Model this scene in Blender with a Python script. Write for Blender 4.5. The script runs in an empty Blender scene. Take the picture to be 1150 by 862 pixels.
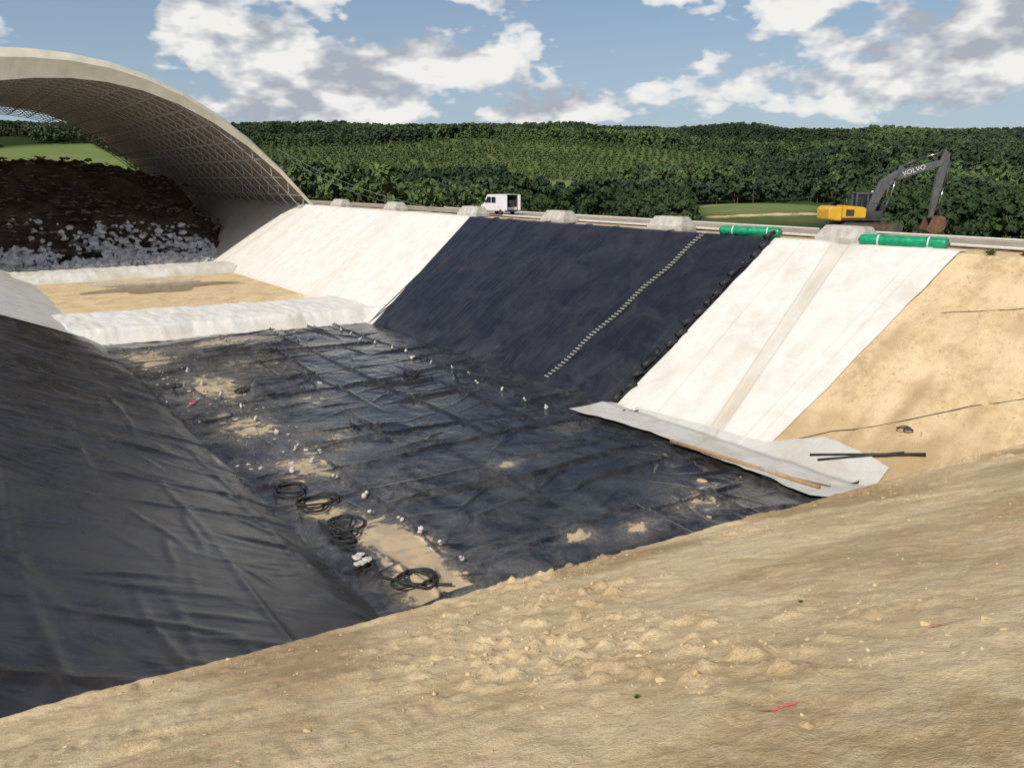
import bpy, bmesh, math, numpy as np, random
from mathutils import Vector, Matrix
random.seed(5); RNG=np.random.default_rng(11)
scene=bpy.context.scene
COL=scene.collection
scene.view_settings.view_transform='Standard'
try: scene.view_settings.look='None'
except Exception: pass
scene.view_settings.exposure=0

# ------------------------------------------------------------------ noise
TAB=RNG.random((256,256))
def vnoise(x,y):
    xi=np.floor(x).astype(int);yi=np.floor(y).astype(int)
    fx=x-xi;fy=y-yi
    fx=fx*fx*(3-2*fx);fy=fy*fy*(3-2*fy)
    a=TAB[xi&255,yi&255];b=TAB[(xi+1)&255,yi&255];c=TAB[xi&255,(yi+1)&255];d=TAB[(xi+1)&255,(yi+1)&255]
    return (a*(1-fx)+b*fx)*(1-fy)+(c*(1-fx)+d*fx)*fy
def fbm(x,y,o=4,ox=0.0):
    s=0;a=1;t=0
    for i in range(o):
        s=s+a*(vnoise(x*2**i+17.3*i+ox,y*2**i-9.1*i+ox*1.7)-.5);t+=a;a*=.5
    return s/t*2
def sm(t):
    t=np.clip(t,0,1);return t*t*(3-2*t)

# ------------------------------------------------------------------ materials
def N(nt,t,**k):
    n=nt.nodes.new(t)
    for a,b in k.items(): setattr(n,a,b)
    return n
def mat(name,col=(.5,.5,.5),rough=.7,metal=0,spec=.5):
    m=bpy.data.materials.new(name);m.use_nodes=True
    b=m.node_tree.nodes['Principled BSDF']
    b.inputs['Base Color'].default_value=(*col,1);b.inputs['Roughness'].default_value=rough
    b.inputs['Metallic'].default_value=metal;b.inputs['Specular IOR Level'].default_value=spec
    return m
def tex(nt,scale,detail=6,rough=.6,vec=None,dist=0.0):
    n=N(nt,'ShaderNodeTexNoise');n.inputs['Scale'].default_value=scale;n.inputs['Detail'].default_value=min(detail,4)
    n.inputs['Roughness'].default_value=rough;n.inputs['Distortion'].default_value=dist
    if vec is not None: nt.links.new(vec,n.inputs['Vector'])
    return n.outputs[0]
def pos(nt,scale=(1,1,1),rot=(0,0,0)):
    g=N(nt,'ShaderNodeNewGeometry');m=N(nt,'ShaderNodeMapping')
    m.inputs['Scale'].default_value=scale;m.inputs['Rotation'].default_value=rot
    nt.links.new(g.outputs['Position'],m.inputs['Vector']);return m.outputs[0]
def objpos(nt,scale=(1,1,1)):
    g=N(nt,'ShaderNodeTexCoord');m=N(nt,'ShaderNodeMapping');m.inputs['Scale'].default_value=scale
    nt.links.new(g.outputs['Object'],m.inputs['Vector']);return m.outputs[0]
def ramp(nt,src,stops):
    r=N(nt,'ShaderNodeValToRGB');cr=r.color_ramp
    while len(cr.elements)<len(stops): cr.elements.new(.5)
    for e,(p,c) in zip(cr.elements,stops):
        e.position=p;e.color=(*c,1) if hasattr(c,'__len__') else (c,c,c,1)
    nt.links.new(src,r.inputs[0]);return r.outputs[0]
def mth(nt,op,a,b=None,c=None,clamp=False):
    n=N(nt,'ShaderNodeMath',operation=op);n.use_clamp=clamp
    for i,v in enumerate((a,b,c)):
        if v is None: continue
        if isinstance(v,(int,float)): n.inputs[i].default_value=v
        else: nt.links.new(v,n.inputs[i])
    return n.outputs[0]
def mix(nt,f,a,b,bt='MIX'):
    n=N(nt,'ShaderNodeMix',data_type='RGBA',blend_type=bt)
    for s,v in ((n.inputs[0],f),(n.inputs[6],a),(n.inputs[7],b)):
        if isinstance(v,(int,float)): s.default_value=v
        elif isinstance(v,tuple): s.default_value=(*v,1)
        else: nt.links.new(v,s)
    return n.outputs[2]
def bump(nt,h,strength,dist,bsdf=None,prev=None):
    b=N(nt,'ShaderNodeBump');b.inputs['Strength'].default_value=strength;b.inputs['Distance'].default_value=dist
    nt.links.new(h,b.inputs['Height'])
    if prev is not None: nt.links.new(prev,b.inputs['Normal'])
    if bsdf is not None: nt.links.new(b.outputs[0],bsdf.inputs['Normal'])
    return b.outputs[0]
def attr(nt,name):
    a=N(nt,'ShaderNodeAttribute');a.attribute_name=name;return a.outputs['Fac']
def B(m): return m.node_tree.nodes['Principled BSDF']

def simple(name,c1,c2,scale,rough=.7,bstr=.3,bdist=.02,bscale=None,spec=.4,metal=0,obj=True):
    m=mat(name,c1,rough,metal,spec);nt=m.node_tree;p=objpos(nt) if obj else pos(nt)
    n=tex(nt,scale,4,.65,p)
    nt.links.new(ramp(nt,n,[(.35,c1),(.65,c2)]),B(m).inputs['Base Color'])
    if bstr>=.2: bump(nt,tex(nt,bscale or scale*4,3,.6,p),bstr,bdist,B(m))
    return m

def ground_mat():
    m=mat('ground_soil',rough=.95,spec=.1);nt=m.node_tree;b=B(m);p=pos(nt)
    n1=tex(nt,.40,4,.6,p,.4);n2=tex(nt,2.2,4,.72,p);n3=tex(nt,19,4,.75,p);n5=tex(nt,90,3,.7,p)
    sand=ramp(nt,n1,[(.32,(.44,.315,.165)),(.47,(.57,.425,.24)),(.62,(.67,.52,.315))])
    sand=mix(nt,mth(nt,'MULTIPLY',ramp(nt,n2,[(.45,0.),(.62,1.)]),.55),sand,(.70,.56,.35))
    sand=mix(nt,mth(nt,'MULTIPLY',ramp(nt,n2,[(.34,1.),(.47,0.)]),.45),sand,(.42,.295,.155))
    sand=mix(nt,mth(nt,'MULTIPLY',ramp(nt,n3,[(.36,1.),(.48,0.)]),.40),sand,(.34,.23,.12))
    sand=mix(nt,mth(nt,'MULTIPLY',ramp(nt,n3,[(.54,0.),(.66,1.)]),.35),sand,(.76,.63,.43))
    sand=mix(nt,mth(nt,'MULTIPLY',ramp(nt,n5,[(.34,1.),(.46,0.)]),.40),sand,(.30,.20,.10))
    damp=mth(nt,'ADD',attr(nt,'damp'),mth(nt,'MULTIPLY_ADD',n2,.8,-.42))
    sand=mix(nt,ramp(nt,damp,[(.20,0.),(.55,.72)]),sand,mix(nt,n3,(.25,.165,.08),(.38,.27,.145)))
    gn=tex(nt,.05,4,.65,p);gn2=tex(nt,1.5,3,.6,p)
    grass=ramp(nt,gn,[(.35,(.075,.105,.03)),(.5,(.12,.15,.045)),(.65,(.20,.185,.08))])
    grass=mix(nt,mth(nt,'MULTIPLY',gn2,.5),grass,(.06,.09,.02))
    soilf=ramp(nt,mth(nt,'ADD',attr(nt,'grass'),mth(nt,'MULTIPLY_ADD',gn2,.6,-.3)),[(.4,0.),(.6,1.)])
    c=mix(nt,soilf,sand,grass)
    c=mix(nt,attr(nt,'wood'),c,(.02,.034,.012))
    c=mix(nt,attr(nt,'bright'),c,mix(nt,gn2,(.11,.17,.045),(.19,.225,.08)))
    nt.links.new(c,b.inputs['Base Color'])
    n4=tex(nt,6,4,.78,p)
    h=bump(nt,n4,.42,.06);h=bump(nt,n3,.6,.02,prev=h);bump(nt,n5,.5,.006,b,prev=h)
    return m
M_ground=ground_mat()

def liner_mat(name,base=(.010,.012,.017),rough=.36,mudcol=(.62,.48,.29),wavescale=(1,1,1),fine=1.0,dustc=(.13,.125,.12),mud=True):
    m=mat(name,base,rough,spec=.5);nt=m.node_tree;b=B(m);p=pos(nt);pw=pos(nt,wavescale)
    d=tex(nt,.35,4,.68,p,.8);d2=tex(nt,5,3,.7,p)
    dust=mth(nt,'MULTIPLY',ramp(nt,d,[(.40,0.),(.65,1.)]),ramp(nt,d2,[(.3,.45),(.7,1.)]))
    dust=mth(nt,'MULTIPLY',dust,attr(nt,'dust'))
    c=mix(nt,dust,base,dustc)
    r=mth(nt,'ADD',rough,mth(nt,'MULTIPLY',dust,.20))
    w1=tex(nt,.8,3,.5,pw,1.0)
    if mud:
        nz=tex(nt,.75,4,.66,p,1.2)
        md=mth(nt,'ADD',attr(nt,'mud'),mth(nt,'MULTIPLY_ADD',nz,1.0,-.5))
        mf=ramp(nt,md,[(.39,0.),(.48,1.)])
        wet=ramp(nt,tex(nt,.6,2,.5,p),[(.44,0.),(.52,1.)])
        mc=mix(nt,d2,mudcol,tuple(x*.62 for x in mudcol))
        mc=mix(nt,mth(nt,'MULTIPLY',wet,.35),mc,(.28,.225,.15))
        film=mth(nt,'MULTIPLY',ramp(nt,md,[(.08,0.),(.40,.66)]),ramp(nt,d2,[(.35,.25),(.6,1.)]))
        c=mix(nt,film,c,(.22,.195,.15))
        c=mix(nt,mf,c,mc)
        rm=mth(nt,'MULTIPLY_ADD',wet,-.45,.55)
        mr=N(nt,'ShaderNodeMix',data_type='FLOAT');nt.links.new(mf,mr.inputs[0]);nt.links.new(r,mr.inputs[2]);nt.links.new(rm,mr.inputs[3])
        r=mr.outputs[0]
        inv=mth(nt,'MULTIPLY_ADD',mf,-.95,1.0);w1=mth(nt,'MULTIPLY',w1,inv)
    nt.links.new(c,b.inputs['Base Color']);nt.links.new(r,b.inputs['Roughness'])
    bump(nt,w1,.35*fine,.14,b)
    return m
M_floor=liner_mat('black_membrane_floor',(.013,.0125,.014),.15)
M_left=liner_mat('black_membrane_left',(.024,.020,.017),.25,wavescale=(.5,.9,.5),dustc=(.080,.068,.056),mud=False)
M_right=liner_mat('black_membrane_right',(.011,.012,.018),.29,wavescale=(.18,1.2,.18),dustc=(.045,.045,.052),mud=False)

def textile_mat(name,c1,c2,dirt=(.42,.35,.25),dl=.5):
    m=mat(name,c1,.9,spec=.15);nt=m.node_tree;b=B(m);p=pos(nt)
    n=tex(nt,.5,4,.68,p,.5);n2=tex(nt,5,4,.7,p)
    c=mix(nt,n2,c1,c2)
    c=mix(nt,mth(nt,'MULTIPLY',ramp(nt,n,[(.45,0.),(.68,1.)]),dl),c,dirt)
    c=mix(nt,attr(nt,'mud'),c,dirt)
    nt.links.new(c,b.inputs['Base Color'])
    bump(nt,tex(nt,1.6,4,.62,p,.8),.6,.12,b)
    return m
M_white=textile_mat('white_geotextile',(.62,.595,.55),(.71,.69,.65),(.50,.45,.36),.4)
M_white2=textile_mat('white_geotextile_dirty',(.56,.54,.49),(.68,.66,.62),(.42,.37,.28),.6)
M_grey=textile_mat('grey_geotextile',(.45,.44,.41),(.56,.55,.515),(.38,.34,.27),.6)

# ------------------------------------------------------------------ mesh helpers
def obj(name,me,parent=None,mat_=None):
    o=bpy.data.objects.new(name,me);COL.objects.link(o)
    if mat_ is not None: me.materials.append(mat_)
    if parent: o.parent=parent
    return o
def empty(name,loc=(0,0,0),rz=0):
    o=bpy.data.objects.new(name,None);COL.objects.link(o);o.location=loc;o.rotation_euler=(0,0,rz);o.empty_display_size=.3;return o
def raw(name,v,f,mat_=None,parent=None,smooth=False):
    me=bpy.data.meshes.new(name);me.from_pydata([tuple(x) for x in v],[],f)
    if smooth: me.polygons.foreach_set('use_smooth',[True]*len(me.polygons))
    me.update();return obj(name,me,parent,mat_)
def grid(name,X,Y,Z,mat_,attrs={},parent=None,smooth=True):
    r,c=X.shape
    v=np.stack([X,Y,Z],-1).reshape(-1,3).astype(np.float32)
    i=np.arange(r*c).reshape(r,c)
    f=np.stack([i[:-1,:-1],i[:-1,1:],i[1:,1:],i[1:,:-1]],-1).reshape(-1,4)
    a,b2,c2=v[f[0,0]],v[f[0,1]],v[f[0,2]]
    if np.cross(b2-a,c2-b2)[2]<0: f=f[:,::-1]
    me=bpy.data.meshes.new(name);me.vertices.add(len(v));me.vertices.foreach_set('co',v.ravel())
    n=len(f);me.loops.add(n*4);me.loops.foreach_set('vertex_index',f.ravel().astype(np.int32))
    me.polygons.add(n);me.polygons.foreach_set('loop_start',np.arange(0,n*4,4,dtype=np.int32))
    me.polygons.foreach_set('use_smooth',np.full(n,smooth))
    me.update(calc_edges=True)
    for k,a in attrs.items():
        at=me.attributes.new(k,'FLOAT','POINT');at.data.foreach_set('value',np.asarray(a,dtype=np.float32).ravel())
    return obj(name,me,parent,mat_)
def prism(name,pts,y0,y1,mat_,parent=None,bev=.03):
    bm=bmesh.new();n=len(pts)
    a=[bm.verts.new((x,y0,z)) for x,z in pts];b=[bm.verts.new((x,y1,z)) for x,z in pts]
    bm.faces.new(a);bm.faces.new(b[::-1])
    for i in range(n): bm.faces.new((a[i],b[i],b[(i+1)%n],a[(i+1)%n]))
    bmesh.ops.recalc_face_normals(bm,faces=bm.faces)
    if bev>0: bmesh.ops.bevel(bm,geom=bm.edges[:],offset=bev,segments=2,affect='EDGES',profile=.5)
    me=bpy.data.meshes.new(name);bm.to_mesh(me);bm.free();return obj(name,me,parent,mat_)
def box(name,lo,hi,mat_,parent=None,bev=.02):
    return prism(name,[(lo[0],lo[2]),(hi[0],lo[2]),(hi[0],hi[2]),(lo[0],hi[2])],lo[1],hi[1],mat_,parent,bev)
def cyl(name,p,q,r,mat_,parent=None,seg=20,r2=None):
    p=Vector(p);q=Vector(q);d=q-p;bm=bmesh.new()
    bmesh.ops.create_cone(bm,cap_ends=True,segments=seg,radius1=r,radius2=r if r2 is None else r2,depth=d.length)
    bm.transform(Matrix.Translation((p+q)/2)@d.to_track_quat('Z','Y').to_matrix().to_4x4())
    me=bpy.data.meshes.new(name);bm.to_mesh(me);bm.free()
    for f in me.polygons: f.use_smooth=len(f.vertices)==4
    return obj(name,me,parent,mat_)
def tube(name,pts,r,mat_,parent=None,cyclic=False):
    cu=bpy.data.curves.new(name,'CURVE');cu.dimensions='3D';cu.bevel_depth=r;cu.bevel_resolution=2
    s=cu.splines.new('POLY');s.points.add(len(pts)-1);s.use_cyclic_u=cyclic
    for a,b in zip(s.points,pts): a.co=(*b,1)
    cu.materials.append(mat_);o=bpy.data.objects.new(name,cu);COL.objects.link(o)
    if parent:o.parent=parent
    return o
ICO={}
def ico(sub):
    if sub not in ICO:
        bm=bmesh.new();bmesh.ops.create_icosphere(bm,subdivisions=sub,radius=1)
        ICO[sub]=(np.array([v.co[:] for v in bm.verts]),[[v.index for v in f.verts] for f in bm.faces]);bm.free()
    return ICO[sub]
def lumps(name,C,S,mat_,sub=1,jit=.25,squash=.6,parent=None,smooth=False,elong=.35):
    bv,bf=ico(sub);bf=np.array(bf);V=[];F=[]
    for k,(c,s) in enumerate(zip(C,S)):
        v=bv*(1+RNG.normal(0,jit,(len(bv),1)))
        sc=np.array([1+RNG.uniform(-elong,elong),1+RNG.uniform(-elong,elong),squash*(1+RNG.uniform(-.3,.3))])
        a=RNG.uniform(0,6.28);R=np.array([[math.cos(a),-math.sin(a),0],[math.sin(a),math.cos(a),0],[0,0,1]])
        V.append((v*sc*s)@R.T+np.array(c));F.append(bf+k*len(bv))
    V=np.concatenate(V);F=np.concatenate(F)
    return raw(name,V.tolist(),F.tolist(),mat_,parent,smooth)
def bars(name,segs,w,mat_,parent=None):
    V=[];F=[]
    for p,q in segs:
        p=np.array(p,float);q=np.array(q,float);d=q-p;L=np.linalg.norm(d)
        if L<1e-6: continue
        d/=L;u=np.cross(d,[0,0,1.]) if abs(d[2])<.95 else np.cross(d,[1.,0,0]);u/=np.linalg.norm(u);v=np.cross(d,u)
        k=len(V)
        for e in (p,q):
            for a,b in ((1,1),(-1,1),(-1,-1),(1,-1)): V.append(tuple(e+(u*a+v*b)*w/2))
        F+=[(k,k+1,k+5,k+4),(k+1,k+2,k+6,k+5),(k+2,k+3,k+7,k+6),(k+3,k,k+4,k+7),(k,k+3,k+2,k+1),(k+4,k+5,k+6,k+7)]
    return raw(name,V,F,mat_,parent)

# ------------------------------------------------------------------ terrain height
def base_h(X,Y):
    n=.143*X+.989*Y
    n=n+.06*fbm(X*.30,Y*.30,2)
    zb=np.where(n<9.65,np.minimum(3.1,3.1-.477*n),-1.5-(n-9.65)/1.2)
    zr=np.clip((X-53)*11/16,-11,0);zl=np.clip(-11+.45*(11-X),-11,0)
    z=np.maximum(np.maximum(zr,zl),np.clip((Y-232)*.5-11,-11,0))
    z=np.where((Y>98)&(z<-10.3),-10.3,z)
    z=np.maximum(z,zb)
    return z,n,zb
def hills(X,Y):
    f=.59*X+.807*Y;r=.807*X-.59*Y
    out=-6.5*sm((X-66)/45)
    out=np.minimum(out,-6.5*sm((Y-262)/60))
    u=r/np.maximum(f,50)
    prof=64*sm((f-300-60*fbm(u*2.2,u*0+3.3,2))/760)
    h=out+prof*(1+.10*fbm(u*3.1,f/500,3,4.))
    h=h+9.0*fbm(X/150,Y/150,3)*sm((f-320)/200)
    h=h+15*np.exp(-((f-420)/75)**2-((u-.50)/.24)**2)+7*np.exp(-((f-660)/80)**2-((u+.05)/.2)**2)
    h=h+3.2*np.exp(-((f-252)/45)**2-((r-82)/32)**2)
    h=h+16*np.exp(-((X-35)/130)**2-((Y-620)/160)**2)
    return h
def terr(X,Y,detail=True):
    X=np.asarray(X,float);Y=np.asarray(Y,float)
    z,n,zb=base_h(X,Y)
    far=(X>66)|(Y>262)
    z=np.where(far&(n>6.5),hills(X,Y),z)
    if detail:
        sandy=(~far)
        onb=(zb>=z-.01)
        lined=(X<54.5)&(Y>24.5)&(~onb)
        amp=np.where(onb,.45,.55)*sandy*np.where(lined,.0,1.)
        z=z+amp*(.11*fbm(X*.6,Y*.6,4,3.)+.05*np.abs(fbm(X*2.3,Y*2.3,4,8.))*2)
        sl=(X>37)&(X<53)&(Y<24)&(~onb)
        z=z+sl*(.14*fbm(X*.25,Y*1.4,4,77.)+.06*fbm(X*2,Y*2,3,7.))
        z=z+onb*sandy*(.05*np.exp(-((n-9.45)/.16)**2)-.04*np.exp(-((n-8.1-.2*fbm(X*.3,Y*.3,2))/.3)**2)-.035*np.exp(-((n-6.0-.3*fbm(X*.3,Y*.3,2,5.))/.28)**2))
        tm=np.exp(-((n-7.1-.25*fbm(X*.2,Y*.2,2,15.))/.22)**4)+np.exp(-((n-4.6-.3*fbm(X*.2,Y*.2,2,19.))/.25)**4)
        z=z+onb*sandy*.010*tm*np.sin((X*.989-Y*.143)*38)*np.clip(.5+fbm(X*.6,Y*.6,2,41.)*1.5,0,1)
        cl=np.clip(fbm(X*.5,Y*.5,3,21.)*2.0-.05,0,1)*np.clip(fbm(X*6,Y*6,3,33.)*1.5-.1,0,1)
        z=z+onb*sandy*.10*cl+onb*sandy*.012*fbm(X*9,Y*9,3,9.)
    return z
def lines(*segs):
    return np.concatenate([np.arange(a,b,s) for a,b,s in segs])
g=lambda a,b,n:np.geomspace(a,b,n)
xs=np.concatenate([-g(2600,30,28)-0,lines((-28,-2,2.),(-2,21,.045),(21,34,.5),(34,54,.25),(54,72,1.)),g(72,2600,95)])
ys=np.concatenate([-g(2600,12,26),lines((-10,0,1.),(0,10.6,.04),(10.6,40,.25),(40,100,1.2),(100,266,2.5)),g(266,2600,80)])
xs=np.unique(xs);ys=np.unique(ys)
GX,GY=np.meshgrid(xs,ys)
GZ=terr(GX,GY)
F_=.59*GX+.807*GY;R_=.807*GX-.59*GY;Nn=.143*GX+.989*GY
def masks(f,r,X,Y):
    a=np.exp(-((f-425)/30)**4-((r-30)/32)**4)
    b=np.exp(-((f-252)/58)**4-((r/f-.325)/.085)**4)
    c=((X<95)&(Y>290)&(Y<640))*1.
    d=np.exp(-((f-385)/16)**4-((r+75)/24)**4)
    return a,b,c,d
far=((GX>67)|(GY>264))
wood=sm((F_-150)/30)*far
fa,fb,fc,fd=masks(F_,R_,GX,GY)
orc=np.exp(-((F_-550)/105)**6-((R_/F_+.01)/.32)**8)*far
wood=np.clip(wood-fa-fb*1.2-fc-fd-.75*orc,0,1)
bright=np.clip(fa*.8+fb*.8*sm((F_-222)/12)*(1-sm((F_-268)/10))+fc*.7+fd+.30*orc,0,1)
grass=sm((GX-67)/6)+sm((GY-266)/10);grass=np.clip(grass,0,1)
tr=np.exp(-((F_-276+12*np.abs(R_/F_-.33)/.06)/6)**2)+.9*np.exp(-((F_-216)/4)**2)
grass=np.clip(grass-.95*tr*(fb>.3),0,1)
damp=.26*np.exp(-((Nn-8.9)/.6)**2)+.25*np.exp(-((Nn-3.0)/1.5)**2)*sm((GX-1)/3)+.40*sm((-7.-GZ)/3)*(GX>34)
damp=damp+.95*np.clip(fbm(GX*.38,GY*.6,2,50.),0,1)*np.where(GX>34,.45,1.)+.25*((GX>37)&(GX<53))*np.clip(fbm(GX*.15,GY*1.2,3,44.)+.3,0,1)
damp=np.where((GY>98)&(GX<40),.12,damp)
grid('ground',GX,GY,GZ,M_ground,dict(grass=grass,wood=wood,bright=bright,damp=damp))

# ------------------------------------------------------------------ liners
def ridge(d,w): return np.exp(-(d/w)**2)
x=np.arange(9.5,37.6,.085);y=np.arange(14,84,.11);X,Y=np.meshgrid(x,y)
Z=-11+.07+.06*fbm(X*.28,Y*.28,2)+.035*fbm(X*.9,Y*.6,2)
rr=np.random.default_rng(3)
Fd=np.zeros_like(X)
for k in range(22):
    y0=17+k*2.9+rr.uniform(-1.3,1.3);sl=rr.uniform(-.18,.12)
    wob=1.1*fbm(X*.13+k*3,Y*0+k,3)
    a=np.clip(.45+1.9*fbm(X*.14+k*7,Y*0+k*2,2),0,1)*rr.uniform(.4,1.1)
    Fd=Fd+.27*a*ridge(Y-(y0+sl*(X-11)+wob),.13)
for k in range(8):
    x0=13+k*3.2+rr.uniform(-1,1);wob=.6*fbm(X*0+k,Y*.1+k*5,3)
    a=np.clip(.3+1.7*fbm(X*0+k*4,Y*.09+k*2,2),0,1)
    Fd=Fd+.20*a*ridge(X-(x0+wob+.02*(Y-40)),.12)
for k in range(210):
    cx=rr.uniform(11,37);cy=rr.uniform(19,80);an=rr.uniform(-.6,.6)+(0 if k%3 else 1.57);L=rr.uniform(.6,2.6)
    u=(X-cx)*math.cos(an)+(Y-cy)*math.sin(an);v=-(X-cx)*math.sin(an)+(Y-cy)*math.cos(an)+.08*u*np.sin(u)
    Fd=Fd+rr.uniform(.04,.17)*ridge(v,.10)*ridge(u,L)
Z=Z+Fd
Z=np.maximum(Z,-11+.07+(.45*(11-X)))
Z=np.where(X>37,np.maximum(Z,-11+(X-37)*.6875+.04),Z)
mud=np.zeros_like(X)
for cx,cy,rx,ry,s in [(14.2,27.6,1.5,4.0,.88),(13.6,24.2,1.7,2.2,.78),(12.9,33.5,1.3,2.4,.6),(14.6,39.5,2.4,3.6,.52),(17.2,43,3,3.5,.40),(14.3,49,2.2,4.5,.55),(15.2,60,2.8,7,.56),(13.4,73,2.4,6,.58),(21,77,6,3,.48),(23.9,33.1,1.3,.9,.55),(21.2,23.9,1.3,.9,.48),(24,22.8,1.2,.9,.5),(28.6,23.0,2.4,1.6,.46),(20,52,3,3,.38),(20,66,5,5,.38),(28,69,5,5,.28),(17.2,34,2.5,2.5,.30),(26,58,3,2,.2),(31,36,2,1.4,.3),(27,46,2,2,.2),(22,40,3,1.2,.25)]:
    mud=np.maximum(mud,s*np.exp(-(((X-cx)/rx)**2+((Y-cy)/ry)**2)))
mud=mud-.30*np.clip((Fd-.02)/.1,0,1)-.5*sm((Z+10.8)/.25)
dust=.35+.65*np.exp(-((X-15)/6)**2)+.3*fbm(X*.15,Y*.15,2)
dust=np.maximum(dust,.9*np.exp(-((Y-22)/6)**2))
grid('black_liner_floor',X,Y,Z,M_floor,dict(mud=mud,dust=dust))
# left slope
y=np.arange(9,84,.15);s=np.arange(0,27,.12);S,Y=np.meshgrid(s,y)
X=11.2-S;Zb=-11+.45*(11-X)+.06+.14*sm(S/1.5)
Z=Zb+.10*fbm(S*.22+.05*Y,Y*.11,2)+.02*fbm(S*.7,Y*.7,2,4.)
rr=np.random.default_rng(8)
for k in range(15):
    y0=10+k*5.2+rr.uniform(-1.5,1.5);wob=1.6*fbm(S*.09+k*3,Y*0+k,2)
    a=np.clip(.5+1.2*fbm(S*.1+k*7,Y*0+k*2,2),0,1)
    Z=Z+.13*a*ridge(Y-(y0+.18*S+wob),.16)
for k in range(240):
    cs=rr.uniform(0,10)**1.12;cy=rr.uniform(12,80);an=rr.normal(.35,.25) if k%3 else rr.normal(1.25,.3);L=rr.uniform(.6,3.2)
    u=(S-cs)*math.cos(an)+(Y-cy)*math.sin(an);v=-(S-cs)*math.sin(an)+(Y-cy)*math.cos(an)+.1*np.sin(u*1.3)
    Z=Z+rr.uniform(.015,.08)*ridge(v,.13)*ridge(u,L)
for k in range(6):
    s0=1.5+k*2.9;Z=Z+.07*ridge(S-(s0+.8*fbm(Y*.08,S*0+k*3,2)),.15)*np.clip(.4+fbm(Y*.1,S*0+k,2)*1.5,0,1)
grid('black_liner_left_slope',X,Y,Z,M_left,dict(mud=X*0-1,dust=X*0+.8))
# right slope black
t=np.linspace(0,1,150);q=np.linspace(0,1,400);T,Q=np.meshgrid(t,q)
X=36.7+T*17.1;Y=(37.8-.8*T)*(1-Q)+(77.5+4.0*T)*Q
Z=(X-53)*.6875;Z=np.minimum(Z,.02)+.09+.07*fbm(X*.10,Y*.25,2)
rr=np.random.default_rng(4)
for k in range(13):
    y0=39+k*3.3+rr.uniform(-.6,.6)
    Z=Z+.15*np.clip(.6+fbm(X*.1+k,X*0+k*3,2),.1,1)*ridge(Y-(y0+.10*(X-45)*(k/11.)+.35*fbm(X*.12+k*5,X*0,2)),.12)
for k in range(80):
    cx=rr.uniform(36,50);cy=rr.uniform(38,78);L=rr.uniform(1.5,5)
    Z=Z+rr.uniform(.02,.10)*ridge(Y-cy-rr.uniform(-.15,.15)*(X-cx),.14)*ridge(X-cx,L)
grid('black_liner_right_slope',X,Y,Z,M_right,dict(mud=X*0-1,dust=X*0+.6+.4*ridge(X-37,2)))
# white slope further back
t=np.linspace(0,1,70);q=np.linspace(0,1,330);T,Q=np.meshgrid(t,q)
X=36.5+T*17.6;Y=(76.5+5.0*T)*(1-Q)+235*Q
Z=np.minimum((X-53)*.6875,.02)+.10+.08*fbm(X*.1,Y*.25,3)
for k in range(22):
    Z=Z+.09*ridge(Y-(84+k*5.6+.5*fbm(X*.12+k*5,X*0,2)),.25)
tintw=np.clip(.3*sm((Y-134)/10)+.45*ridge(Y-137.5+.35*(X-45),.7)+.35*ridge(X-37,1.2)+.3*ridge((Y-84)%5.6-2.8,.15)+.35*np.clip(fbm(X*.12,Y*.3,3,6.),0,1),0,1)  # tint rises beyond the hall front, also at seams, toe and noise patches
grid('white_geotextile_slope',X,Y,Z,M_white,dict(mud=tintw))
# white strips near
t=np.linspace(0,1,110);q=np.linspace(0,1,190);T,Q=np.meshgrid(t,q)
X=36.6+T*17.4;Y=(25.7-2.5*T)*(1-Q)+(37.9-.6*T)*Q
Y=Y+.12*fbm(X*.5,Y*0+3,3)
Z=np.minimum((X-53)*.6875,.02)+.12+.07*fbm(X*.12,Y*.5,3)+.07*ridge(Y-(27.4-.3*T*6),.07)
c0=29.3+2.5*T;bandw=.42+.28*T
band=np.clip(np.exp(-((Y-c0)/bandw)**4),0,1)
band2=band*(.55+.5*fbm(X*.5,Y*.8,3))
Z=Z-.05*band+.04*ridge(Y-c0-bandw,.08)+.04*ridge(Y-c0+bandw,.08)+.03*ridge(Y-(34.3+.4*T),.08)
tintw=np.clip(band2*1.0+.8*ridge(Y-c0-bandw,.06)+.6*ridge(Y-c0+bandw,.06)+.45*ridge(Y-(34.3+.4*T),.05)+.4*ridge(Y-26.6+1.6*T,.05)+.3*sm((38-X)/1.5)+.6*np.clip(fbm(X*.3,Y*.8,3,6.),0,1),0,1)
grid('white_geotextile_strip',X,Y,Z,M_white,dict(mud=tintw))
q=np.linspace(0,1,130);t=np.linspace(0,1,50);T,Q=np.meshgrid(t,q)
Yy=18.8+Q*19.7
xl=np.interp(Yy,[18.8,20,28,34,38.5],[33.9,33.3,33.7,33.9,33.0])+.15*fbm(Yy*.8,Yy*0,3)
xr=np.interp(Yy,[18.8,20,23,26,37,38.5],[38.3,38.6,38.9,37.6,37.2,37.0])
X=xl+(xr-xl)*T
Z=-11+.36+.07*fbm(X*.6,Yy*.6,3)+np.maximum(0,X-37)*.6875-.2*sm((X-36)/1.)
mm=np.clip(.6*ridge(Yy-28.5-.3*(X-35),.1)+.4*ridge(Yy-33,.08)+.55*fbm(X*.4,Yy*.4,3,9.),0,1)
grid('grey_geotextile_sheet',X,Yy,Z,M_grey,dict(mud=mm))

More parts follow.
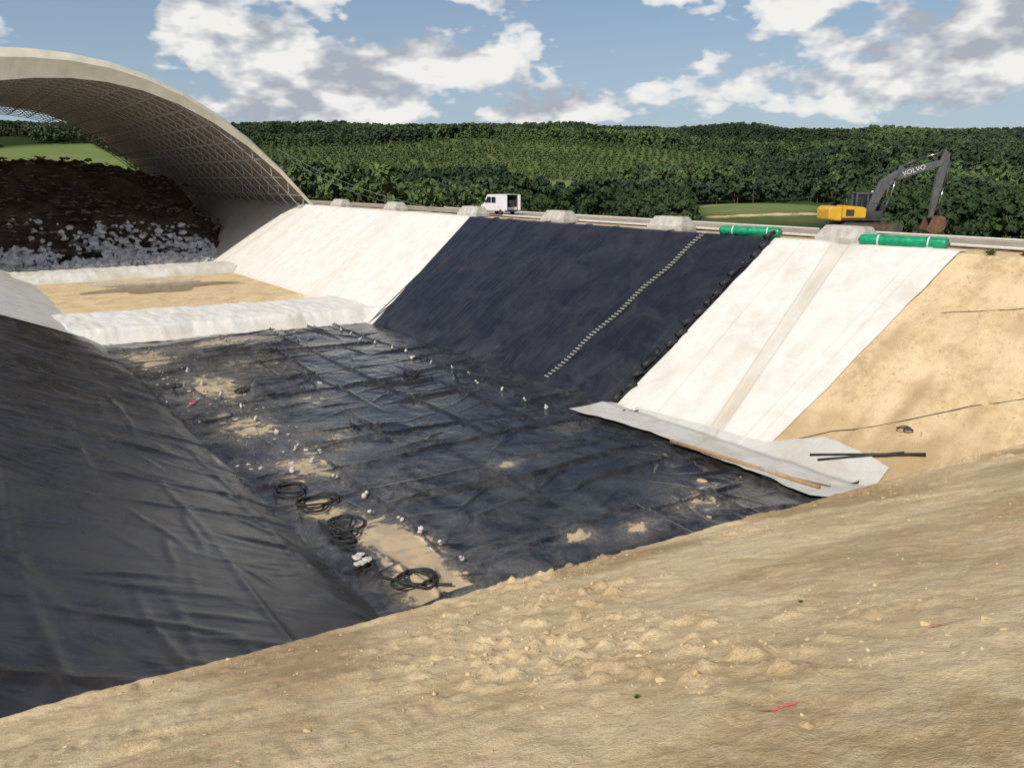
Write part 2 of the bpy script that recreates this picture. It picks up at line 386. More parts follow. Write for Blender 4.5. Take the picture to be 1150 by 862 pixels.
# bunds
def bund(name,y0,y1,y2,y3,zt,x0,x1,m,seed,skew=0.,zb=-11.):
    x=np.arange(x0,x1,.2);u=np.linspace(0,1,110);U,X=np.meshgrid(u,x)
    Yb=(y0-.6)+U*(y3-y0+1.0);Y=Yb+skew*(X-20)+.5*fbm(X*.25,X*0+seed,3)
    prof=sm((Yb-y0)/(y1-y0))*(1-sm((Yb-y2)/(y3-y2)))
    Z=zb+.08+(zt-zb)*prof+.15*prof*fbm(X*.4,Yb*.3,4,seed*1.)+.16*np.abs(fbm(X*.9,Yb*.25,4,seed+5.))*(.4+prof)
    grid(name,X,Y,Z,m,dict(mud=np.clip(.35*(1-prof)+.6*fbm(X*.3,Yb*.3,3,seed+2.),0,1)))
bund('white_covered_berm',81.0,82.6,93.5,96.8,-9.75,1.5,39.5,M_white,1,-.15)
bund('white_covered_berm',130,132.5,138,142,-9.2,1,39,M_white2,6,-.05,-10.4)
y=np.arange(83,232,.6);s=np.linspace(0,22,50);S,Y=np.meshgrid(s,y);X=10-S
grid('white_geotextile_left_slope',X,Y,-11+.45*(11-X)+.22+.12*fbm(X*.3,Y*.3,3),M_white2,dict(mud=X*0))
M_water=simple('muddy_water',(.36,.28,.17),(.46,.36,.22),.5,.12,.1)
V=[(24,120,-10.27)];n=90
for i in range(n):
    a=2*math.pi*i/n;w=1+.75*float(fbm(np.array(2+math.cos(a)*1.9),np.array(3+math.sin(a)*1.9),3))
    V.append((24+9.5*w*math.cos(a),120+7*w*math.sin(a),-10.27))
raw('water',V,[(0,i+1,(i+1)%n+1) for i in range(n)],M_water)

# ------------------------------------------------------------------ waste
M_waste=simple('waste_soil',(.04,.029,.021),(.13,.095,.068),.3,.95,.8,.5,1.2,obj=False)
x=np.arange(-24,57,.45);y=np.arange(143,236,.55);X,Y=np.meshgrid(x,y)
def wtop(X): return np.interp(X,[-24,9,27,42,50,56],[8.3,8.3,7.4,4.0,1.0,.2])
def hz(X,Y):
    return -10.6+(wtop(X)+10.6)*(.55*sm((Y-144)/24)+.45*sm((Y-168)/14))
zz=hz(X,Y)+1.4*fbm(X*.15,Y*.15,4)+1.8*fbm(X*.2,Y*.2,5,12.)*sm((Y-144)/8)+.6*fbm(X*.8,Y*.8,3,2.)
slope=np.maximum((X-53)*.6875,-11);tap=sm((50.5-X)/9)
Z=slope-1.0+(zz-slope+1.0)*tap
grid('waste_heap',X,Y,Z,M_waste,dict())
def heapz(xx,yy): return float(hz(np.array(xx),np.array(yy)))
M_bag=simple('waste_plastic_bag',(.55,.55,.55),(.85,.85,.84),.9,.5,.6,.1)
C=[];S=[]
for i in range(2600):
    xx=RNG.uniform(4,41);yy=144.3+abs(RNG.normal(0,5.2))
    if fbm(np.array(xx*.2),np.array(yy*.3),2)<-.3: continue
    C.append((xx,yy,heapz(xx,yy)+RNG.uniform(.3,1.5)));S.append(RNG.uniform(.2,.72))
lumps('plastic_waste_bags',C,S,M_bag,1,.28,.7)
M_junk=simple('waste_scraps',(.07,.055,.042),(.34,.28,.235),.7,.8,.5,.1)
C=[];S=[]
for i in range(1300):
    xx=RNG.uniform(2,46);yy=RNG.uniform(148,182)
    C.append((xx,yy,heapz(xx,yy)+RNG.uniform(.2,1.2)));S.append(.12+.6*RNG.random()**2)
lumps('waste_scraps_pile',C,S,M_junk,1,.38,.35)

# ------------------------------------------------------------------ tent hall
hall=empty('membrane_arch_hall')
def fab(name,c1,c2,trans=.25):
    m=mat(name,c1,.75,spec=.2);nt=m.node_tree;b=B(m);p=pos(nt)
    c=ramp(nt,tex(nt,.35,4,.6,p),[(.3,c1),(.7,c2)]);nt.links.new(c,b.inputs['Base Color'])
    tr=N(nt,'ShaderNodeBsdfTranslucent');nt.links.new(c,tr.inputs[0]);ms=N(nt,'ShaderNodeMixShader');ms.inputs[0].default_value=trans
    nt.links.new(b.outputs[0],ms.inputs[1]);nt.links.new(tr.outputs[0],ms.inputs[2])
    nt.links.new(ms.outputs[0],nt.nodes['Material Output'].inputs[0])
    bump(nt,tex(nt,.8,3,.5,p),.3,.15,b)
    return m
M_cream=fab('cream_membrane',(.60,.55,.43),(.76,.71,.58),.10)
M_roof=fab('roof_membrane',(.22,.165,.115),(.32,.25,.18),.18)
M_truss=mat('galvanised_steel',(.42,.41,.39),.45,.3)
XC,A,H0=14.,40.,21.9
def arch(t,off=0.):
    x=XC+A*t;z=.3+H0*(1-abs(t)**2.25)
    if off:
        dz=-H0*2.25*abs(t)**1.25*(1 if t>0 else -1)/A
        nx,nz=-dz,1.;L=math.hypot(nx,nz);x-=nx/L*off;z-=nz/L*off
    return x,max(z,-.2)
NT=44;ts=[-math.cos(math.pi*i/NT)*.35+.65*(-1+2*i/NT) for i in range(NT+1)]
Y0,Y1=134.,240.;bays=21
V=[];ny=bays*2
for j in range(ny+1):
    yy=Y0+(Y1-Y0)*j/ny
    for t_ in ts:
        xx,z_=arch(t_, .0 if j%2==0 else .22);V.append((xx,yy,z_))
Fq=[(j*(NT+1)+i,j*(NT+1)+i+1,(j+1)*(NT+1)+i+1,(j+1)*(NT+1)+i) for j in range(ny) for i in range(NT)]
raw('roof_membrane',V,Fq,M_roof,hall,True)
segs=[]
for j in range(bays+1):
    yy=Y0+.3+(Y1-Y0-.6)*j/bays;D=2.0
    for i in range(NT):
        a=arch(ts[i],.15);b=arch(ts[i+1],.15);c=arch(ts[i],D);d=arch(ts[i+1],D)
        P=lambda q:(q[0],yy,q[1])
        segs+=[(P(a),P(b)),(P(c),P(d)),(P(a) if i%2 else P(c),P(d) if i%2 else P(b))]
bars('arch_trusses',segs,.14,M_truss,hall)
segs=[]
for i in range(1,NT,2):
    a=arch(ts[i],.2);c=arch(ts[i],2.0)
    segs.append(((a[0],Y0,a[1]),(a[0],Y1,a[1])))
    if i%4==1: segs.append(((c[0],Y0,c[1]),(c[0],Y1,c[1])))
bars('purlins',segs,.11,M_truss,hall)
V=[];Fq=[]
NF_=16
for i in range(NF_+1):
    t_=-1+2*i/NF_
    xx,z_=arch(t_);u=(1-t_)*40
    th=.5+4.1*(min(u,80-u+12,48)/48)**1.2 if u<60 else .5+4.1*((80-u)/20)
    x2,z2=arch(t_,th)
    V+=[(xx,Y0+1.4,z_+.08),(xx,Y0-.1,z_+.12),(xx+(x2-xx)*.3,Y0-.9,z_+(z2-z_)*.3),(x2,Y0-.4,z2)]
for i in range(NF_):
    for k in range(3): Fq.append((4*i+k,4*i+4+k,4*i+5+k,4*i+1+k))
raw('front_fascia',V,Fq,M_cream,hall,False)
for sx in (-1,1):
    xx=XC+sx*A
    box('foot_rail' ,(xx-.6,Y0-.5,-.02),(xx+.6,Y1,.45),M_truss,hall,.04)
M_cable=mat('steel_cable',(.12,.12,.12),.5)
cab=empty('guy_cables')
for k,(a,b) in enumerate([((51,134.2,7.5),(58,104,.4)),((48.5,134.2,9.5),(58.5,99,.4))]):
    tube('cable_%d'%k,[tuple(a[i]+(b[i]-a[i])*s-(1.2*math.sin(math.pi*s) if i==2 else 0) for i in range(3)) for s in np.linspace(0,1,12)],.045,M_cable,cab)

# ------------------------------------------------------------------ road
M_road=simple('gravel_road',(.24,.20,.15),(.40,.35,.28),.8,.95,.4,.03,12,obj=False)
y=np.arange(4,262,1.);x=np.linspace(57,64,12);X,Y=np.meshgrid(x,y)
X=X+.15*fbm(Y*.3,X*.1,2)
grid('gravel_road',X,Y,terr(X,Y,False)+.14+.02*fbm(X,Y,3),M_road,{})
M_pipe=simple('pale_pipe',(.5,.48,.44),(.6,.58,.54),3,.6,.1,.01)
tube('pipeline',[(56.4+.1*math.sin(i*.7),3+i*4.,.27) for i in range(20)],.11,M_pipe)
tube('pipeline',[(64.4+.15*math.sin(i*.5),6+i*4.,.25) for i in range(26)],.10,M_pipe)

# ------------------------------------------------------------------ concrete blocks
M_conc=simple('weathered_concrete',(.34,.32,.275),(.52,.49,.43),1.6,.9,.5,.03,20)
def block(X,Y,rz,s=1.):
    L,W,h=2.1*s,1.05*s,1.25*s
    bm=bmesh.new()
    rings=[[bm.verts.new((sx*a,sy*b,z)) for sx,sy in ((1,1),(-1,1),(-1,-1),(1,-1))] for a,b,z in [(W,L,0),(W,L,.3*h),(W*.5,L*.78,h)]]
    bm.faces.new(rings[0][::-1]);bm.faces.new(rings[2])
    for a,b in ((0,1),(1,2)):
        for i in range(4): bm.faces.new((rings[a][i],rings[a][(i+1)%4],rings[b][(i+1)%4],rings[b][i]))
    bmesh.ops.bevel(bm,geom=bm.edges[:],offset=.05,segments=2,affect='EDGES')
    bmesh.ops.recalc_face_normals(bm,faces=bm.faces)
    me=bpy.data.meshes.new('concrete_block');bm.to_mesh(me);bm.free();o=obj('concrete_block',me,None,M_conc)
    o.location=(X,Y,.02);o.rotation_euler=(0,0,rz)
for X_,Y_,r_ in [(55.6,125,.03),(55.6,105.5,-.04),(55,83.5,.05),(55.2,66.6,-.03),(55.2,50.2,.04),(54.8,32.3,-.08)]: block(X_,Y_,r_)

# ------------------------------------------------------------------ green rolls
M_green=simple('green_plastic_film',(.0,.20,.085),(.01,.32,.15),2.5,.28,.4,.03,9)
M_wp=mat('white_plastic',(.7,.7,.7),.4)
def roll(p,q,r):
    p=Vector(p);q=Vector(q);c=(p+q)/2;L=(q-p).length;e=empty('green_geomembrane_roll',c,math.atan2(q.y-p.y,q.x-p.x))
    V=[];Fq=[];n=28;m=40
    for i in range(m+1):
        x_=-L/2+L*i/m;rr=r*(.9 if i in(0,m) else 1)
        for k in range(n):
            a=2*math.pi*k/n;w=rr*(1+.035*math.sin(3*a+i*.9)+.03*random.uniform(-1,1));V.append((x_,w*math.cos(a),w*math.sin(a)))
    for i in range(m):
        for k in range(n): Fq.append((i*n+k,i*n+(k+1)%n,(i+1)*n+(k+1)%n,(i+1)*n+k))
    Fq.append(tuple(range(n))[::-1]);Fq.append(tuple(m*n+k for k in range(n)))
    raw('wrapped_roll',V,Fq,M_green,e,True)
    cyl('core_tube',(-L/2-.15,0,0),(L/2+.15,0,0),r*.3,M_cable,e)
    for fx in (-.28,.3): cyl('strap',(L*fx-.05,0,0),(L*fx+.05,0,0),r*1.05,M_wp,e,28)
roll((53.3,42.9,.45),(54.9,38.2,.45),.38)
roll((53.2,30.3,.45),(54.3,24.8,.45),.40)

# ------------------------------------------------------------------ excavator
M_y=simple('excavator_yellow_paint',(.58,.33,.02),(.68,.40,.03),1.5,.42,.05,.005,30)
M_dk=simple('excavator_grey_paint',(.035,.037,.04),(.06,.063,.066),2,.45,.1,.01,20)
M_boom=simple('boom_grey_paint',(.075,.078,.082),(.12,.12,.12),2,.45,.1,.01,20)
M_trk=simple('track_steel',(.05,.04,.03),(.12,.09,.06),3,.75,.5,.03,12)
M_gl=mat('dark_glass',(.02,.03,.035),.06)
M_chr=mat('chrome_rod',(.6,.6,.6),.2,1.)
M_rust=simple('worn_bucket_steel',(.08,.045,.03),(.20,.10,.06),3,.7,.4,.02,14)
ex=empty('excavator',(65.6,37.2,0.0),math.atan2(-.59,.807))
for sy in (-1,1):
    yc=sy*1.25
    pr=[]
    for i in range(9):
        a=math.pi/2+math.pi*i/8;pr.append((-2.2+.46*math.cos(a),.48+.46*math.sin(a)))
    for i in range(9):
        a=-math.pi/2+math.pi*i/8;pr.append((2.2+.46*math.cos(a),.48+.46*math.sin(a)))
    prism('track_%d'%(sy+1),pr,yc-.3,yc+.3,M_trk,ex,.02)
    for i in range(22):
        x_=-2.3+i*.22
        box('track_shoe_%d_%d'%(sy+1,i),(x_,yc-.33,.93),(x_+.09,yc+.33,1.0),M_trk,ex,.01)
    for i in range(7): cyl('roller_%d_%d'%(sy+1,i),(-1.8+i*.6,yc-.36,.22),(-1.8+i*.6,yc+.36,.22),.15,M_dk,ex,14)
    for x_ in (-2.2,2.2): cyl('sprocket_%d_%d'%(sy+1,int(x_>0)),(x_,yc-.35,.48),(x_,yc+.35,.48),.34,M_dk,ex,18)
box('undercarriage',(-1.4,-1.,.45),(1.4,1.,.95),M_dk,ex,.05)
cyl('slew_ring',(0,0,.93),(0,0,1.16),.75,M_dk,ex,28)
box('deck',(-2.6,-1.35,1.16),(1.6,1.35,1.36),M_dk,ex,.04)
prism('counterweight',[(-3.75,1.25),(-2.6,1.12),(-2.6,2.35),(-3.5,2.35),(-3.8,2.1)],-1.35,1.35,M_y,ex,.10)
prism('engine_hood',[(-2.58,1.38),(-.55,1.38),(-.55,2.15),(-.8,2.3),(-2.58,2.45)],-1.35,.15,M_y,ex,.06)
prism('side_tank',[(-2.58,1.38),(-.9,1.38),(-.9,2.2),(-2.58,2.3)],.2,1.35,M_y,ex,.06)
box('engine_grille',(-2.3,-1.37,1.55),(-1.6,-1.34,2.1),M_dk,ex,.01)
box('front_toolbox',(-.5,-1.35,1.38),(.9,-.55,1.95),M_dk,ex,.05)
cyl('exhaust',(-2.0,-.5,2.35),(-2.0,-.5,3.0),.08,M_dk,ex,14)
bars('handrail',[((-2.5,-1.25,2.4),(-2.5,-1.25,3.0)),((-2.5,-1.25,3.0),(-1.0,-1.25,3.0)),((-1.0,-1.25,3.0),(-1.0,-1.25,2.3)),((-.45,-1.3,1.95),(-.45,-1.3,2.6)),((-.45,-1.3,2.6),(.8,-1.3,2.6)),((.8,-1.3,2.6),(.8,-1.3,1.95))],.05,M_dk,ex)
cabp=[(-.75,1.38),(1.25,1.38),(1.35,1.9),(1.0,3.2),(.8,3.4),(-.75,3.4)]
prism('cab_glass',[(-.70,1.42),(1.20,1.42),(1.29,1.9),(.95,3.15),(.8,3.32),(-.70,3.32)],.38,1.28,M_gl,ex,.02)
for sy,y_ in ((0,.33),(1,1.27)):
    P=[(x_,y_+.03,z_) for x_,z_ in cabp]
    bars('cab_frame_%d'%sy,[(P[i],P[(i+1)%6]) for i in range(6)]+[((.25,y_+.03,1.4),(.2,y_+.03,3.4))],.12,M_boom,ex)
    box('cab_lower_panel_%d'%sy,(-.75,y_,1.38),(1.2,y_+.06,2.0),M_dk,ex,.01)
box('cab_roof',(-.8,.3,3.4),(.9,1.34,3.5),M_boom,ex,.03)
box('work_light_a',(.8,.4,3.5),(.95,.55,3.62),M_wp,ex,.01);box('work_light_b',(.8,1.05,3.5),(.95,1.2,3.62),M_wp,ex,.01)
bx=[(-.2,1.75),(.15,1.5),(.55,1.9),(1.3,3.7),(2.1,4.45),(5.95,5.75),(6.05,6.05),(5.8,6.2),(1.9,5.2),(.8,4.4)]
prism('boom',bx,-.42,.02,M_boom,ex,.04)
tc=bpy.data.curves.new('boom_lettering','FONT');tc.body='VOLVO';tc.size=.56;tc.extrude=.004;tc.materials.append(M_wp);tc.space_character=1.1
to=bpy.data.objects.new('boom_lettering',tc);COL.objects.link(to);to.parent=ex;to.location=(2.65,-.432,4.86);to.rotation_euler=(math.pi/2,-math.atan2(1.3,3.85),0)
for y_ in (-.62,.22):
    cyl('boom_cylinder_%d'%(y_>0),(1.15,y_,1.7),(1.65,y_,3.1),.11,M_dk,ex)
    cyl('boom_rod_%d'%(y_>0),(1.65,y_,3.1),(2.0,y_,4.6),.06,M_chr,ex)
cyl('boom_pin',(2.0,-.7,4.65),(2.0,.3,4.65),.12,M_dk,ex)
cyl('arm_cylinder',(2.5,-.2,5.65),(4.5,-.2,6.45),.12,M_dk,ex);cyl('arm_rod',(4.5,-.2,6.45),(6.15,-.2,6.95),.06,M_chr,ex)
prism('arm_cylinder_bracket',[(2.2,5.15),(2.8,5.35),(2.6,5.8),(2.4,5.75)],-.32,-.08,M_boom,ex,.02)
sx_=[(6.05,7.05),(6.5,6.75),(6.5,5.9),(5.75,1.35),(5.45,1.35),(5.5,3.2),(5.7,5.5)]
prism('stick',sx_,-.38,-.02,M_boom,ex,.04)
cyl('bucket_cylinder',(6.65,-.2,6.0),(6.4,-.2,4.0),.10,M_dk,ex);cyl('bucket_rod',(6.4,-.2,4.0),(6.15,-.2,2.3),.055,M_chr,ex)
bars('bucket_linkage',[((6.15,-.38,2.3),(5.75,-.38,2.0)),((6.15,-.02,2.3),(5.75,-.02,2.0)),((6.15,-.35,2.3),(6.4,-.35,1.4)),((6.15,-.05,2.3),(6.4,-.05,1.4))],.13,M_dk,ex)
outer=[(5.5,1.45),(6.45,1.5),(6.75,1.0),(6.65,.45),(6.2,.1),(5.6,.05),(5.0,.35)]
inner=[(5.1,.45),(5.6,.17),(6.15,.22),(6.52,.5),(6.6,.95),(6.35,1.35),(5.55,1.32)]
prism('bucket_back',outer+inner,-.85,.45,M_rust,ex,0)
for k,y_ in enumerate((-.88,.45)): prism('bucket_side_%d'%k,outer,y_,y_+.04,M_rust,ex,0)
for k in range(5): prism('tooth_%d'%k,[(5.1,.28),(5.08,.44),(4.7,.5)],-.82+k*.29,-.72+k*.29,M_dk,ex,0)

# ------------------------------------------------------------------ van
M_vw=simple('white_car_paint',(.66,.66,.66),(.72,.72,.72),2,.3,.02,.003,30)
M_tyre=simple('tyre_rubber',(.02,.02,.02),(.035,.033,.03),4,.85,.2,.01,20)
M_dark=simple('cargo_interior',(.03,.03,.03),(.07,.065,.06),3,.8,.2,.02,10)
M_tail=simple('tail_lamp_red',(.4,.01,.01),(.5,.02,.02),3,.3)
van=empty('white_van',(59.2,83.8,.16),math.pi/2)
prof=[(-2.7,.45),(2.65,.45),(2.75,.75),(2.7,1.15),(1.95,1.4),(1.35,2.35),(1.1,2.5),(-.9,2.55),(-.9,.95),(-2.7,.95)]
prism('body_shell',prof,-1.,1.,M_vw,van,.06)
box('cargo_side_l',(-2.7,.94,.95),(-.92,1.0,2.5),M_vw,van,.01);box('cargo_side_r',(-2.7,-1.,.95),(-.92,-.94,2.5),M_dark,van,.01)
box('cargo_roof',(-2.7,-1.,2.5),(-.92,1.,2.56),M_vw,van,.01)
box('cargo_back_interior',(-1.0,-.92,.97),(-.92,.92,2.48),M_dark,van,.0)
box('cargo_load_a',(-2.5,-.8,.97),(-1.6,.1,1.8),M_dark,van,.05);box('cargo_load_b',(-2.3,.2,.97),(-1.5,.85,1.5),M_rust,van,.05)
box('rear_door_r',(-3.3,-1.08,.6),(-2.72,-1.02,2.5),M_vw,van,.02);box('rear_door_l',(-3.3,1.02,.6),(-2.72,1.08,2.5),M_vw,van,.02)
for sy in (-1,1):
    prism('side_window_%d'%(sy+1),[(.35,1.45),(1.6,1.45),(1.15,2.2),(.35,2.2)],sy*1.010-.006,sy*1.010+.006,M_gl,van,0)
    prism('side_window_rear_%d'%(sy+1),[(-.7,1.45),(.22,1.45),(.22,2.2),(-.7,2.2)],sy*1.010-.006,sy*1.010+.006,M_gl,van,0)
    box('tail_lamp_%d'%(sy+1),(-2.73,sy*.88-.07,1.0),(-2.69,sy*.88+.07,1.4),M_tail,van,.01)
    box('mirror_%d'%(sy+1),(1.35,sy*1.12-.1,1.5),(1.5,sy*1.12+.1,1.8),M_dark,van,.02)
    for x_ in (-1.75,1.75):
        cyl('wheel_%d_%d'%(sy+1,int(x_>0)),(x_,sy*.78,.34),(x_,sy*1.02,.34),.35,M_tyre,van,24)
        cyl('hub_%d_%d'%(sy+1,int(x_>0)),(x_,sy*1.0,.34),(x_,sy*1.035,.34),.19,M_chr,van,16)
prism('windscreen',[(2.02,1.42),(2.05,1.44),(1.45,2.34),(1.42,2.32)],-.85,.85,M_gl,van,0)
box('bumper',(-2.85,-.95,.4),(-2.7,.95,.6),M_dark,van,.03)

# ------------------------------------------------------------------ things on the liner
M_rope=simple('black_rubber',(.012,.012,.012),(.03,.03,.03),4,.6,.2,.01)
bagc=empty('ballast_sandbag_chain')
n=17;C=[]
for i in range(n):
    s_=i/(n-1);x_=53.0-s_*15.6;y_=37.7+.5*s_+RNG.uniform(-.25,.25);z_=(x_-53)*.6875+.36
    C.append((x_,y_,z_))
    a=RNG.uniform(-.9,.9)
    dx=.40;p=(x_-dx*math.cos(a),y_-dx*math.sin(a),z_-dx*math.cos(a)*.6875);q=(x_+dx*math.cos(a),y_+dx*math.sin(a),z_+dx*math.cos(a)*.6875)
    cyl('bag_%d'%i,p,q,.24,M_rope,bagc,12,.17)
tube('rope',[(c[0],c[1]+.25*math.sin(i*1.9),c[2]-.12) for i,c in enumerate(C)],.06,M_rope,bagc)
lad=empty('rope_ladder');M_lad=simple('pale_wood',(.36,.34,.29),(.5,.47,.42),3,.8,.2,.01)
sg=[];rl=[]
for i in range(56):
    s_=i/55;x_=52.9-s_*15.6;y_=44.3+s_*1.9+.12*math.sin(i*.35);z_=(x_-53)*.6875+.24
    sg.append(((x_,y_-.25,z_),(x_,y_+.25,z_)));rl.append((x_,y_,z_))
bars('rungs',sg,.075,M_lad,lad)
for k in (-1,1): tube('side_rope_%d'%(k+1),[(a,b+.25*k,c) for a,b,c in rl],.018,M_rope,lad)

def hose(cx,cy,r,n=2,name='hose_coil',z=-10.82,w_=.055):
    e=empty(name,(cx,cy,z))
    for k in range(n):
        pts=[];rx=r*RNG.uniform(.6,1.1);ry=r*RNG.uniform(.6,1.2);ox,oy=RNG.uniform(-.4,.4,2)*r;ph=RNG.uniform(0,6)
        for i in range(40):
            a=2*math.pi*i/39*1.0;w=1+.18*math.sin(2*a+ph)+.1*math.sin(3*a+ph*2)
            pts.append((ox+rx*w*math.cos(a),oy+ry*w*math.sin(a),.05+.05*math.sin(a*2+k)+.05*k))
        tube('loop_%d'%k,pts,w_,M_rope,e)
hose(13.1,33.8,.9,3);hose(12.6,36.5,.8,2);hose(13.2,31.0,.7,2);hose(13.3,24.6,.75,3);hose(12.5,29.8,.5,2);hose(29.5,54.0,.6,2);hose(16.5,57.,.5,2);hose(12.4,61.5,.6,2)
hose(40.6,19.2,.35,2,z=-8.45,w_=.03)
tube('hose_line',[(12.2,32.,-10.8),(12.0,29.5,-10.8),(12.5,27.4,-10.8),(12.2,25.6,-10.8),(13.0,24.3,-10.8),(14.2,23.4,-10.8)],.055,M_rope)
M_sb=simple('white_sandbag_cloth',(.42,.39,.33),(.60,.57,.52),5,.9,.4,.02,20)
pts=[(15.4,29.9),(15.5,28.3),(15.6,26.7),(15.6,24.9),(15.0,39.7),(14.6,31.4),(15.3,33.5),(15.1,36.8),(15.2,42.5),(15.1,46),(15.0,49.5),(15.2,53),(15.0,57),(14.7,61),(14.9,66),(13.6,39)]
for i in range(14): pts.append((32.5+RNG.uniform(-.8,.8),40+i*2.7+RNG.uniform(-.6,.6)))
C=[];S=[]
for a,b in pts:
    for k in range(2):
        C.append((a+RNG.uniform(-.1,.1),b+RNG.uniform(-.1,.1),-10.80+.14*k));S.append(RNG.uniform(.10,.17)*(1-.3*k))
lumps('small_sandbags',C,S,M_sb,2,.09,1.0,None,True)
M_pink=simple('pink_cloth',(.55,.08,.14),(.7,.2,.25),4,.8,.4,.03)
lumps('pink_rag',[(12.6,55.8,-10.8),(12.9,56.4,-10.8),(13.6,54.9,-10.8)],[.26,.18,.13],M_pink,2,.14,.3)
lumps('white_rag',[(12.0,27.4,-10.65),(12.3,27.1,-10.7),(11.9,26.9,-10.65),(12.3,27.7,-10.7)],[.28,.22,.2,.15],M_sb,2,.2,.25)
C=[];S=[]
for i in range(260):
    C.append((max(13.9+RNG.normal(0,1.9),11.3),RNG.uniform(40,78),-10.87));S.append(.02+.12*RNG.random()**3)
lumps('litter',C,S,M_sb,1,.3,.25)
M_wood=simple('timber',(.30,.18,.09),(.42,.27,.15),3,.8,.3,.01)
cyl('timber_pole',(33.5,29.6,-10.56),(34.3,20.2,-10.56),.11,M_wood)
cyl('timber_pole',(33.9,23.5,-10.5),(34.9,20.0,-10.5),.07,M_lad)
cyl('black_pipe',(37.7,23.0,-10.4),(39.5,17.6,-9.15),.10,M_rope)
cyl('black_pipe',(37.5,22.4,-10.45),(39.3,18.6,-9.3),.07,M_rope)
tube('slope_cable',[(38.3+i*.55,24.6-i*.95+.12*math.sin(i),float(terr(38.3+i*.55,24.6-i*.95))+.05) for i in range(11)],.022,M_rope)
tube('slope_cable',[(48.0+i*.4,22.8-i*1.5+.15*math.sin(i*1.7),float(terr(48.0+i*.4,22.8-i*1.5))+.05) for i in range(9)],.018,M_rope)

# ------------------------------------------------------------------ clods
M_clod=simple('sand_clod',(.46,.33,.17),(.66,.51,.31),3,.95,.6,.02,25,spec=.1,obj=False)
CN=14000
xx=RNG.uniform(-1.5,20,CN);yy=RNG.uniform(.3,9.8,CN)
d=fbm(xx*.5,yy*.5,3,21.);nn=.143*xx+.989*yy
pr=np.clip(.03+1.5*d,.04,1)+.25*np.exp(-((nn-9.35)/.15)**2)
k=(RNG.random(CN)<pr)&(nn<9.55);P=np.c_[xx,yy][k]
z=terr(P[:,0],P[:,1]);S=.004+.008*RNG.random(len(P))+.022*RNG.random(len(P))**9
lumps('dirt_clods',np.c_[P,z+.1*S].tolist(),S,M_clod,1,.2,.75)
P=np.c_[RNG.uniform(37.5,52,1500),RNG.uniform(12,24,1500)];z=terr(P[:,0],P[:,1]);S=.015+.07*RNG.random(len(P))**5
k=P[:,1]<25.2-(P[:,0]-37)*.16-.6
lumps('dirt_clods',np.c_[P,z][k].tolist(),S[k],M_clod,1,.2,.7)
M_paint=simple('pink_marking_paint',(.85,.10,.16),(.9,.2,.22),20,.8,.2,.005)
def mark(x0,y0,x1,y1,w,name='paint_mark'):
    n=14;V=[];Fq=[];dx,dy=x1-x0,y1-y0;L=math.hypot(dx,dy);nx,ny=-dy/L,dx/L
    for i in range(n+1):
        s_=i/n;ww=w*(.6+.5*RNG.random())*(1 if 0<i<n else .4)
        for k in (-1,-.33,.33,1):
            px=x0+dx*s_+nx*ww*k;py=y0+dy*s_+ny*ww*k;V.append((px,py,float(terr(px,py))+.006))
    for i in range(n):
        for k in range(3): Fq.append((4*i+k,4*i+k+1,4*i+5+k,4*i+4+k))
    raw(name,V,Fq,M_paint,None,True)
mark(3.17,2.05,3.36,1.97,.018);mark(4.77,1.94,4.86,1.89,.014)

# ------------------------------------------------------------------ vegetation
def leafmat(name,c1,c2,c3,patch=True):
    m=mat(name,c1,.8,spec=.15);nt=m.node_tree;b=B(m)
    oi=N(nt,'ShaderNodeObjectInfo');g_=N(nt,'ShaderNodeNewGeometry')
    v=oi.outputs['Random']
    if patch:
        pn=tex(nt,.011,3,.6,pos(nt))
        v=mth(nt,'ADD',mth(nt,'MULTIPLY',v,.45),mth(nt,'MULTIPLY_ADD',pn,2.6,-1.0),clamp=True)
    c=ramp(nt,v,[(0.,c1),(.55,c2),(1.,c3)])
    c=mix(nt,mth(nt,'MULTIPLY',g_.outputs['Random Per Island'],.5),c,tuple(x*.45 for x in c1))
    nt.links.new(c,b.inputs['Base Color'])
    return m
M_bark=mat('bark',(.08,.06,.04),.9)
M_lf=leafmat('dark_foliage',(.030,.055,.020),(.048,.078,.028),(.085,.115,.040))
M_lff=leafmat('hazed_hillside_foliage',(.030,.052,.027),(.050,.078,.037),(.098,.130,.058))  # far leaves bluer than near ones: distance haze put into the colour
M_lf2=leafmat('young_foliage',(.075,.118,.042),(.10,.155,.052),(.14,.185,.068))
